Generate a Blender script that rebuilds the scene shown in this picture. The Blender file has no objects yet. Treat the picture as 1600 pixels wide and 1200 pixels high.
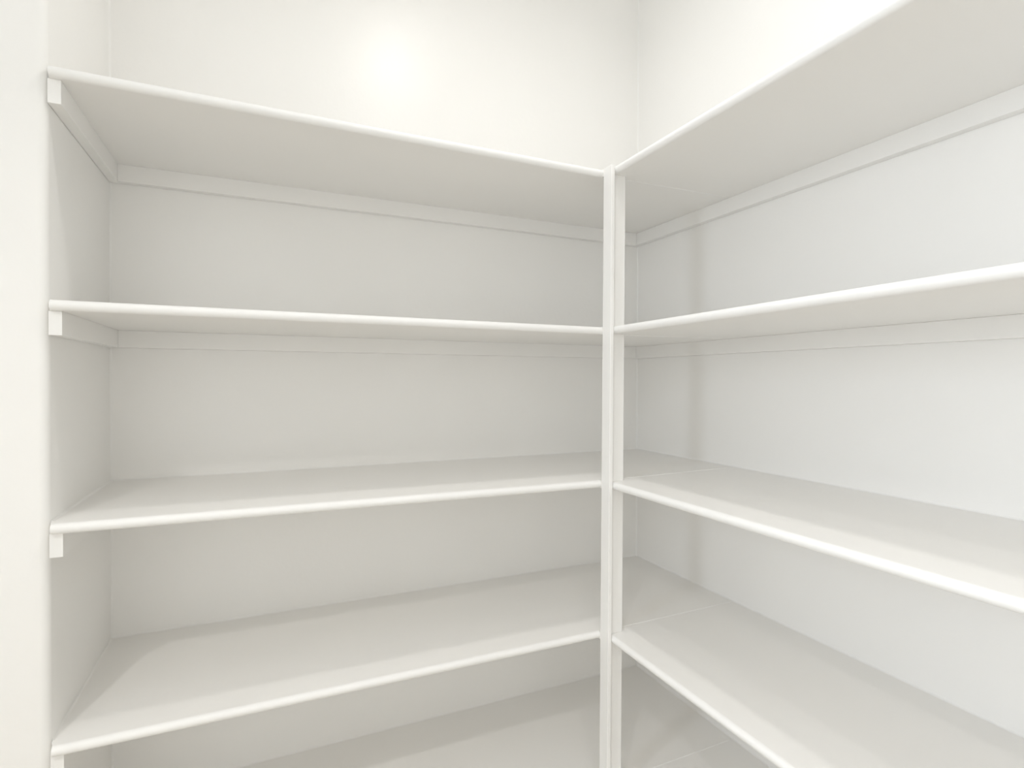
import bpy, math
from mathutils import Vector, Matrix

C = bpy.context.scene.collection
scene = bpy.context.scene

# ---------------------------------------------------------------- camera
CAM = Vector((-1.1238, -1.4884, 1.4241))
YAW, PITCH, ROLL, FPX = 0.42532, -0.00813, 0.00207, 869.19
ax = Vector((math.cos(YAW), -math.sin(YAW), 0)); ay = Vector((math.sin(YAW), math.cos(YAW), 0)); az = Vector((0, 0, 1))
fw = ay * math.cos(PITCH) + az * math.sin(PITCH)
up0 = -ay * math.sin(PITCH) + az * math.cos(PITCH)
rt = ax * math.cos(ROLL) + up0 * math.sin(ROLL)
up = -ax * math.sin(ROLL) + up0 * math.cos(ROLL)
cd = bpy.data.cameras.new('camera'); cam = bpy.data.objects.new('camera', cd); C.objects.link(cam)
cd.sensor_width = 36; cd.lens = 36 * FPX / 1600; cd.clip_start = .01
cam.matrix_world = Matrix(((rt.x, up.x, -fw.x, CAM.x), (rt.y, up.y, -fw.y, CAM.y), (rt.z, up.z, -fw.z, CAM.z), (0, 0, 0, 1)))
scene.camera = cam

# ---------------------------------------------------------------- world, window daylight, added fill, exposure
scene.view_settings.view_transform = 'Standard'; scene.view_settings.look = 'None'
scene.view_settings.gamma = 1; scene.view_settings.use_curve_mapping = False
scene.view_settings.exposure = 0.05
scene.cycles.max_bounces = 12; scene.cycles.diffuse_bounces = 10      # a white room lives on interreflection
scene.cycles.use_adaptive_sampling = True; scene.cycles.adaptive_threshold = .025
w = bpy.data.worlds.new('sky'); scene.world = w; w.use_nodes = True
bg = w.node_tree.nodes['Background']; bg.inputs[0].default_value = (.75, .86, 1, 1); bg.inputs[1].default_value = 0.25
LAMP_NEAR, LAMP_FAR, LAMP_THIRD = 2.9, 9.0, 2.2     # watts of the three ceiling lights
WINDOW_W = 31.5
FRONT_FILL_W = 1.0
ld = bpy.data.lights.new('window_daylight', 'AREA'); ld.shape = 'RECTANGLE'; ld.size = 1.2; ld.size_y = .90
ld.energy = WINDOW_W; ld.color = (.82, .90, 1)
lo = bpy.data.objects.new('window_daylight', ld); C.objects.link(lo)
lo.location = (-3.13, -1.25, 1.75); lo.rotation_euler = (0, math.radians(-90), 0)
if FRONT_FILL_W:  # soft fill added behind the camera to lift the left side, no real source
    ld = bpy.data.lights.new('front_fill', 'AREA'); ld.shape = 'RECTANGLE'; ld.size = .84; ld.size_y = 1.25
    ld.energy = FRONT_FILL_W; ld.color = (1, .985, .95)
    lo = bpy.data.objects.new('front_fill', ld); C.objects.link(lo)
    lo.location = (-.90, -2.58, 1.42); lo.rotation_euler = (math.radians(90), 0, 0)

# ---------------------------------------------------------------- dimensions (metres, corner of the two walls at the origin)
W, DA, DB, TH = 1.4257, .4094, .3966, .0170
CW, CH = .0180, .0380
H = 2.72
XL, YF = -3.2, -2.6
Z = {5: 1.9121, 4: 1.5475, 3: 1.1972, 2: .8468, 1: .4865}
FA = {5: -.0026, 4: -.0004, 3: 0, 2: .0013, 1: 0}
AA = {5: -.0053, 4: -.0022, 3: -.0054, 2: -.0033, 1: -.003}
BB = {5: -.0035, 4: .0004, 3: -.0035, 2: -.0039, 1: -.003}
def lean(z): return -.0048 * (1.75 - z)            # the post and the right shelves' front edge lean a little

# ---------------------------------------------------------------- materials
def paint(name, col, rough, bump=.05, scale=90, spec=.5, tint=.012):
    m = bpy.data.materials.new(name); m.use_nodes = True; nt = m.node_tree; b = nt.nodes['Principled BSDF']
    tc = nt.nodes.new('ShaderNodeTexCoord')
    n = nt.nodes.new('ShaderNodeTexNoise'); n.inputs['Scale'].default_value = scale; n.inputs['Detail'].default_value = 3
    nt.links.new(tc.outputs['Object'], n.inputs['Vector'])
    bp = nt.nodes.new('ShaderNodeBump'); bp.inputs['Strength'].default_value = bump; bp.inputs['Distance'].default_value = .002
    nt.links.new(n.outputs['Fac'], bp.inputs['Height']); nt.links.new(bp.outputs['Normal'], b.inputs['Normal'])
    n2 = nt.nodes.new('ShaderNodeTexNoise'); n2.inputs['Scale'].default_value = 2.3; n2.inputs['Detail'].default_value = 2
    nt.links.new(tc.outputs['Object'], n2.inputs['Vector'])
    r = nt.nodes.new('ShaderNodeValToRGB'); r.color_ramp.elements[0].position = .3; r.color_ramp.elements[1].position = .7
    r.color_ramp.elements[0].color = (*[c - tint for c in col], 1); r.color_ramp.elements[1].color = (*[c + tint * .5 for c in col], 1)
    nt.links.new(n2.outputs['Fac'], r.inputs['Fac']); nt.links.new(r.outputs['Color'], b.inputs['Base Color'])
    b.inputs['Roughness'].default_value = rough; b.inputs['Specular IOR Level'].default_value = spec
    return m
M_WALL = paint('wall_paint', (.899, .889, .868), .36, .14, 70, .5)
M_SHELF = paint('shelf_enamel', (.892, .880, .858), .38, .03, 160, .45)
M_TRIM = paint('trim_enamel', (.89, .88, .86), .32, .03, 160, .5)
M_CAULK = paint('painted_caulk', (.890, .883, .864), .35, .02, 200, .4)
M_NOSE = paint('rounded_edge_enamel', (.885, .877, .86), .55, .03, 160, .3)
M_CEIL = paint('ceiling_paint', (.86, .855, .84), .8, .05, 60, .2)
M_METAL = paint('white_lamp_metal', (.85, .85, .84), .3, .0, 60, .5)

def emit(name, col, s):
    m = bpy.data.materials.new(name); m.use_nodes = True; nt = m.node_tree; b = nt.nodes['Principled BSDF']
    b.inputs['Base Color'].default_value = (.9, .9, .9, 1)
    b.inputs['Emission Color'].default_value = (*col, 1); b.inputs['Emission Strength'].default_value = s
    return m
def wood_floor():
    m = bpy.data.materials.new('oak_floor'); m.use_nodes = True; nt = m.node_tree; b = nt.nodes['Principled BSDF']
    tc = nt.nodes.new('ShaderNodeTexCoord'); mp = nt.nodes.new('ShaderNodeMapping'); mp.inputs['Scale'].default_value = (1.2, 18, 1)
    n = nt.nodes.new('ShaderNodeTexNoise'); n.inputs['Scale'].default_value = 3; n.inputs['Detail'].default_value = 6
    r = nt.nodes.new('ShaderNodeValToRGB'); r.color_ramp.elements[0].color = (.46, .41, .34, 1); r.color_ramp.elements[1].color = (.58, .53, .45, 1)
    nt.links.new(tc.outputs['Object'], mp.inputs['Vector']); nt.links.new(mp.outputs['Vector'], n.inputs['Vector'])
    nt.links.new(n.outputs['Fac'], r.inputs['Fac']); nt.links.new(r.outputs['Color'], b.inputs['Base Color'])
    b.inputs['Roughness'].default_value = .45
    return m
M_FLOOR = wood_floor()

# ---------------------------------------------------------------- mesh helpers
def mesh_obj(name, vs, fs, mat, parent=None, smooth=False, bevel=0, origin=None):
    o0 = Vector(origin) if origin is not None else Vector((0, 0, 0))
    me = bpy.data.meshes.new(name); me.from_pydata([tuple(Vector(v) - o0) for v in vs], [], fs); me.update()
    me.materials.append(mat)
    o = bpy.data.objects.new(name, me); C.objects.link(o); o.location = o0
    if parent is not None:
        o.parent = parent; o.location = o0 - parent.location
    if smooth:
        for p in me.polygons: p.use_smooth = True
    if bevel:
        b = o.modifiers.new('bevel', 'BEVEL'); b.width = bevel; b.segments = 2; b.limit_method = 'ANGLE'; b.harden_normals = True
    return o
def prism(poly, zb, zt, off=None):
    """plan polygon (counter-clockwise) -> closed prism; off(x,y) raises the points"""
    n = len(poly); f = off or (lambda x, y: 0)
    vs = [(x, y, zb + f(x, y)) for x, y in poly] + [(x, y, zt + f(x, y)) for x, y in poly]
    fs = [tuple(reversed(range(n))), tuple(range(n, 2 * n))] + [(i, (i + 1) % n, n + (i + 1) % n, n + i) for i in range(n)]
    return vs, fs
def slab(blocks, zb, zt, off):
    """blocks: lists of ribs, each rib a pair of plan points (front, back); the board follows the uneven edge heights"""
    vs, fs = [], []
    for ribs in blocks:
        b = len(vs)
        for (fx, fy), (gx, gy) in ribs:
            vs += [(fx, fy, zt + off(fx, fy)), (gx, gy, zt + off(gx, gy)), (gx, gy, zb + off(gx, gy)), (fx, fy, zb + off(fx, fy))]
        for k in range(len(ribs) - 1):
            for i in range(4): fs.append((b + 4 * k + i, b + 4 * k + (i + 1) % 4, b + 4 * k + 4 + (i + 1) % 4, b + 4 * k + 4 + i))
        e = b + 4 * (len(ribs) - 1)
        fs += [(b + 3, b + 2, b + 1, b), (e, e + 1, e + 2, e + 3)]
    return vs, fs
def rect(x0, x1, y0, y1): return [(x0, y0), (x1, y0), (x1, y1), (x0, y1)]
def sweep(prof, path):
    """prof: list of (u, z) ; path: list of (point, udir) ; closed profile, capped ends"""
    vs, fs = [], []; n = len(prof)
    for p, u in path:
        p = Vector(p); u = Vector(u)
        for a, b in prof: vs.append(tuple(p + u * a + Vector((0, 0, b))))
    for k in range(len(path) - 1):
        for i in range(n): fs.append((k * n + i, k * n + (i + 1) % n, (k + 1) * n + (i + 1) % n, (k + 1) * n + i))
    fs.append(tuple(reversed(range(n)))); fs.append(tuple((len(path) - 1) * n + i for i in range(n)))
    return vs, fs
def structure(o): o['kind'] = 'structure'; return o
def empty(name, loc, label, cat, group=None):
    o = bpy.data.objects.new(name, None); C.objects.link(o); o.location = loc; o.empty_display_size = .05
    o['label'] = label; o['category'] = cat
    if group: o['group'] = group
    return o
def fixnormals(o):
    import bmesh
    bm = bmesh.new(); bm.from_mesh(o.data); bmesh.ops.recalc_face_normals(bm, faces=bm.faces); bm.to_mesh(o.data); bm.free(); return o

# ---------------------------------------------------------------- the room
T = .12
structure(mesh_obj('floor', *prism(rect(XL - T, T, YF - T, T), -.1, 0), M_FLOOR))
structure(mesh_obj('ceiling', *prism(rect(XL - T, T, YF - T, T), H, H + .1), M_CEIL))
structure(mesh_obj('wall_back', *prism(rect(XL - T, T, 0, T), 0, H), M_WALL))
structure(mesh_obj('wall_right', *prism(rect(0, T, YF - T, 0), 0, H), M_WALL))

# thick wall left of the shelves: its end turns round a soft bullnose corner
R = .013; YE = -.398
corner = [(-W - R + R * math.sin(a), YE + R - R * math.cos(a)) for a in [math.radians(d) for d in range(0, 91, 10)]]
pl = [(XL, YE)] + corner + [(-W, 0), (XL, 0)]
o = fixnormals(structure(mesh_obj('wall_left', *prism(pl, 0, H), M_WALL)))
for p in o.data.polygons: p.use_smooth = abs(p.normal.z) < .5 and p.area < .02
for f in o.data.polygons:
    if abs(f.normal.z) < .5: f.use_smooth = True
o.data.set_sharp_from_angle(angle=math.radians(30))
# added unseen panel that keeps direct window light off the left wall end
structure(mesh_obj('window_light_blocker', *prism(rect(-2.30, -2.20, -1.0, YE), 0, H), M_WALL))
# far left wall with the window
y0, y1, z0, z1 = -1.75, -.75, 1.10, 2.40
def boxvf(x0, x1, ya, yb, za, zb, base=0):
    v, f = prism(rect(x0, x1, ya, yb), za, zb); return v, [tuple(i + base for i in q) for q in f]
def boxes(lst):
    vs, fs = [], []
    for b in lst:
        v, f = boxvf(*b, base=len(vs)); vs += v; fs += f
    return vs, fs
structure(mesh_obj('wall_far', *boxes([(XL - T, XL, YF, y0, 0, H), (XL - T, XL, y1, 0, 0, H), (XL - T, XL, y0, y1, 0, z0), (XL - T, XL, y0, y1, z1, H)]), M_WALL))
dx0, dx1, dz = -1.34, -.46, 2.08
structure(mesh_obj('wall_front', *boxes([(XL - T, dx0, YF - T, YF, 0, H), (dx1, 0, YF - T, YF, 0, H), (dx0, dx1, YF - T, YF, dz, H)]), M_WALL))
cs = .07
structure(mesh_obj('trim_3', *boxes([(dx0 - cs, dx0, YF, YF + .015, 0, dz + cs), (dx1, dx1 + cs, YF, YF + .015, 0, dz + cs), (dx0, dx1, YF, YF + .015, dz, dz + cs)]), M_TRIM))
structure(mesh_obj('door_1', *boxes([(dx0, dx1, YF - T + .01, YF - T + .045, .01, dz)]), M_TRIM))
wf = structure(mesh_obj('window_1', *boxes([(XL - .09, XL + .01, y0, y0 + .05, z0, z1), (XL - .09, XL + .01, y1 - .05, y1, z0, z1), (XL - .09, XL + .01, y0 + .05, y1 - .05, z0, z0 + .05),
        (XL - .09, XL + .01, y0 + .05, y1 - .05, z1 - .05, z1), (XL - .07, XL - .02, y0 + .05, y1 - .05, 1.73, 1.77)]), M_TRIM))
# caulked inside corners of the shelf alcove
def fillet(name, x, y, sx, sy, r=.0035):
    pts = [(x, y), (x + sx * r, y), (x + sx * r * .42, y + sy * r * .42), (x, y + sy * r)]
    return fixnormals(structure(mesh_obj(name, *prism(pts, .0, H), M_CAULK)))
fillet('trim_1', 0, 0, -1, -1); fillet('trim_2', -W, 0, 1, -1)
for nm, bx in (('baseboard_back', (-W, 0, -.014, 0, 0, .10)), ('baseboard_right', (-.014, 0, YF, -.014, 0, .10)),
               ('baseboard_left', (XL, -W - .02, YE - .014, YE, 0, .10)), ('baseboard_front', (XL, -1.42, YF, YF + .014, 0, .10))):
    structure(mesh_obj(nm, *boxvf(*bx), M_TRIM, bevel=.003))

# ---------------------------------------------------------------- ceiling lights
def ceiling_light(x, y, r, strength, col, label, spread=math.pi):
    t = empty('ceiling_light', (x, y, H), label, 'light', None)
    N = 48
    prof = [(r * .86, 0), (r * 1.12, 0), (r * 1.12, -.006), (r * 1.05, -.018), (r * .92, -.022), (r * .86, -.018)]
    vs, fs = [], []; n = len(prof)
    for k in range(N):
        a = 2 * math.pi * k / N
        for q, zz in prof: vs.append((x + q * math.cos(a), y + q * math.sin(a), H + zz))
    for k in range(N):
        for i in range(n): fs.append((k * n + i, k * n + (i + 1) % n, ((k + 1) % N) * n + (i + 1) % n, ((k + 1) % N) * n + i))
    fixnormals(mesh_obj('trim_ring', vs, fs, M_METAL, t, smooth=True, origin=(x, y, H)))
    rings = [(r * .86, -.016), (r * .7, -.020), (r * .4, -.024)]
    vs = [(x + q * math.cos(2 * math.pi * k / N), y + q * math.sin(2 * math.pi * k / N), H + zz) for q, zz in rings for k in range(N)] + [(x, y, H - .025)]
    fs = [(j * N + k, (j + 1) * N + k, (j + 1) * N + (k + 1) % N, j * N + (k + 1) % N) for j in range(2) for k in range(N)] + [(2 * N + k, 3 * N, 2 * N + (k + 1) % N) for k in range(N)]
    l = mesh_obj('lens', vs, fs, emit('lamp_lens', col, 6), t, smooth=True, origin=(x, y, H)); l['label'] = 'glowing frosted lens'
    if strength:
        d = bpy.data.lights.new('ceiling_lamp', 'AREA'); d.shape = 'DISK'; d.size = r * 1.7; d.energy = strength; d.color = col; d.spread = spread
        q = bpy.data.objects.new('ceiling_lamp', d); C.objects.link(q); q.location = (x, y, H - .028)
ceiling_light(-.66, -.71, .05, LAMP_NEAR, (1, .985, .955), 'small round white ceiling light nearest the corner shelves', math.radians(164))
ceiling_light(-1.88, -1.92, .05, LAMP_FAR, (1, .98, .95), 'small round white ceiling light farther from the corner shelves, by the window', math.radians(125))
ceiling_light(-1.02, -1.94, .05, LAMP_THIRD, (1, .98, .95), 'small round white ceiling light above the door behind the viewer', math.radians(125))

# ---------------------------------------------------------------- shelves
NR = TH / 2
NOSE = [(-.0002, 0)] + [((NR) * math.sin(math.radians(a)), -NR + NR * math.cos(math.radians(a))) for a in range(0, 181, 15)] + [(-.0002, -TH)]
def offA(s):
    def f(x, y):
        t = min(1, -y / DA)
        g = FA[s] + (AA[s] - FA[s]) * (x + W) / (W - DB) if x <= -DB else AA[s] * (-x / DB)
        return t * g
    return f
def offB(s):
    def f(x, y):
        g = AA[s] + (BB[s] - AA[s]) * min(2., (-DA - y) / .5)
        return (-x / DB) * g
    return f
G = .0006
namesA = {5: 'top', 4: 'second from top', 3: 'middle', 2: 'fourth from top', 1: 'lowest visible'}
LA = {5: 'white shelf on the left back wall, topmost, seen from below under the bright wall',
      4: 'white shelf on the left back wall, second from the top, just above eye level',
      3: 'white shelf on the left back wall, third from the top, its upper face barely visible',
      2: 'white shelf on the left back wall, fourth from the top, its upper face broadly visible',
      1: 'white shelf on the left back wall, lowest one, cut off at the bottom edge'}
LB = {5: 'white shelf on the right wall, topmost, rising to the top right corner of the picture',
      4: 'white shelf on the right wall, second from the top, its underside just visible',
      3: 'white shelf on the right wall, third from the top, running down right from the post',
      2: 'white shelf on the right wall, fourth from the top, large at bottom right',
      1: 'white shelf on the right wall, lowest one, glimpsed beneath the shelf above'}
YB = YF + .35                                          # right shelves run on past the camera to here
for s in (5, 4, 3, 2, 1):
    z = Z[s]; dbx = -DB + lean(z); f = offA(s); fb = offB(s)
    # --- left/back shelf
    t = empty('wall_shelf', (-W + .02, -.02, z - TH), LA[s], 'shelf', 'shelves on the left back wall')
    XE = -W + .0045
    yA = -DA + NR
    r1 = [((x, yA), (x, -G)) for x in (-1.1, -.8, -.6, dbx - .0102)]
    r0 = [((-W + G, yA + .010), (-W + G, -G)), ((XE, yA), (XE, -G))]
    r2 = [((dbx - .0102, -DA), (dbx - .0102, -G)), ((dbx, -DA), (dbx, -G)), ((-.2, -DA), (-.2, -G)), ((-G, -DA), (-G, -G))]
    fixnormals(mesh_obj('board', *slab([r0 + r1, r2], z - TH, z, f), M_SHELF, t, origin=(-.7, -.2, z - TH)))
    path = [((x, yA, z + f(x, -DA)), (0, -1, 0)) for x in (XE, -1.1, -.8, -.6, dbx - .0102)]
    n = fixnormals(mesh_obj('nosing', *sweep(NOSE, path), M_NOSE, t, smooth=True, origin=(-.8, yA, z)))
    n['label'] = 'rounded front edge'
    n.data.set_sharp_from_angle(angle=math.radians(40))
    zt = z - TH - .0001
    fixnormals(mesh_obj('cleat', *prism([(-W + CW, -CW), (-CW - .0005, -CW), (-CW - .0005, -G), (-W + CW, -G)], zt - CH, zt), M_TRIM, t, bevel=.0006, origin=(-.7, 0, zt)))
    fs_ = lambda x, y: FA[s] * (-y / DA)
    e = fixnormals(mesh_obj('cleat', *prism([(-W + G, -.397), (-W + CW, -.397), (-W + CW, -G), (-W + G, -G)], zt - CH, zt, fs_), M_TRIM, t, bevel=.0006, origin=(-W, -.2, zt)))
    # painted caulk where the board meets wall and side wall
    def caulk(path, parent, r=.003):
        pr = [(0, 0), (r, 0), (r * .35, r * .35), (0, r)]
        fixnormals(mesh_obj('caulk_bead', *sweep(pr, path), M_CAULK, parent, origin=path[0][0]))
    caulk([((-W + .004, -.0001, z), (0, -1, 0)), ((-.004, -.0001, z), (0, -1, 0))], t)
    caulk([((-W + .0001, -.004, z + f(-W, -.004)), (1, 0, 0)), ((-W + .0001, -.385, z + f(-W, -.385)), (1, 0, 0))], t)
    # --- right shelf
    t = empty('wall_shelf', (-.02, -DA - .02, z - TH), LB[s], 'shelf', 'shelves on the right wall')
    xB = dbx + NR
    px1 = dbx + .0375; py1 = -DA - .0205
    ys = [-.7, -1.0, -1.4, -1.9]
    b0 = [((px1, -DA - .0008), (-G, -DA - .0008)), ((px1, py1), (-G, py1))]
    b1 = [((xB, y), (-G, y)) for y in [py1] + ys + [YB]]
    fixnormals(mesh_obj('board', *slab([b0, b1], z - TH, z, fb), M_SHELF, t, origin=(-.2, -1.2, z - TH)))
    path = [((xB, y, z + fb(-DB, y)), (-1, 0, 0)) for y in [py1 - .001] + ys + [YB]]
    n = fixnormals(mesh_obj('nosing', *sweep(NOSE, path), M_NOSE, t, smooth=True, origin=(xB, -1.2, z)))
    n['label'] = 'rounded front edge'
    n.data.set_sharp_from_angle(angle=math.radians(40))
    fixnormals(mesh_obj('cleat', *prism([(-CW, YB), (-G, YB), (-G, -G), (-CW, -G)], zt - CH, zt), M_TRIM, t, bevel=.0006, origin=(-CW, -1, zt)))
    caulk([((-.0001, -.004, z), (-1, 0, 0)), ((-.0001, YB, z), (-1, 0, 0))], t)
    # bead of filler over the butt joint of the two boards, above and below
    for sgn, zz in ((1, z), (-1, z - TH)):
        vs = []
        for x in (px1 + .002, -.004 if sgn > 0 else -CW - .002):
            zo = fb(x, -DA)
            vs += [(x, -DA + .0016, zz + zo - sgn * .0002), (x, -DA - .0002, zz + zo + sgn * .0009), (x, -DA - .0020, zz + zo - sgn * .0002)]
        fixnormals(mesh_obj('seam_bead', vs, [(0, 1, 4, 3), (1, 2, 5, 4), (2, 0, 3, 5), (0, 2, 1), (3, 4, 5)], M_CAULK, t, origin=(-.2, -DA, zz)))

# ---------------------------------------------------------------- corner post: a narrow face strip on a broader backing strip
post = empty('corner_post', (-DB, -DA, 0), 'slim white vertical post at the inner corner where both runs of shelves meet', 'post')
def leaning(x0, x1, ya, yb, zt):
    vs = [(x + lean(zz), y, zz) for zz in (0, zt) for x, y in rect(x0, x1, ya, yb)]
    return vs, [(3, 2, 1, 0), (4, 5, 6, 7), (0, 1, 5, 4), (1, 2, 6, 5), (2, 3, 7, 6), (3, 0, 4, 7)]
zt = Z[5] + AA[5]
a = mesh_obj('face_strip', *leaning(-DB - .0100, -DB - .0004, -DA - .032, -DA - .0004, zt + .0005), M_TRIM, post, bevel=.0014, origin=(-DB - .005, -DA - .016, 0))
b = mesh_obj('backing_strip', *leaning(-DB + .0002, -DB + .0370, -DA - .0200, -DA - .0006, zt - .0005), M_TRIM, post, bevel=.0012, origin=(-DB + .018, -DA - .01, 0))
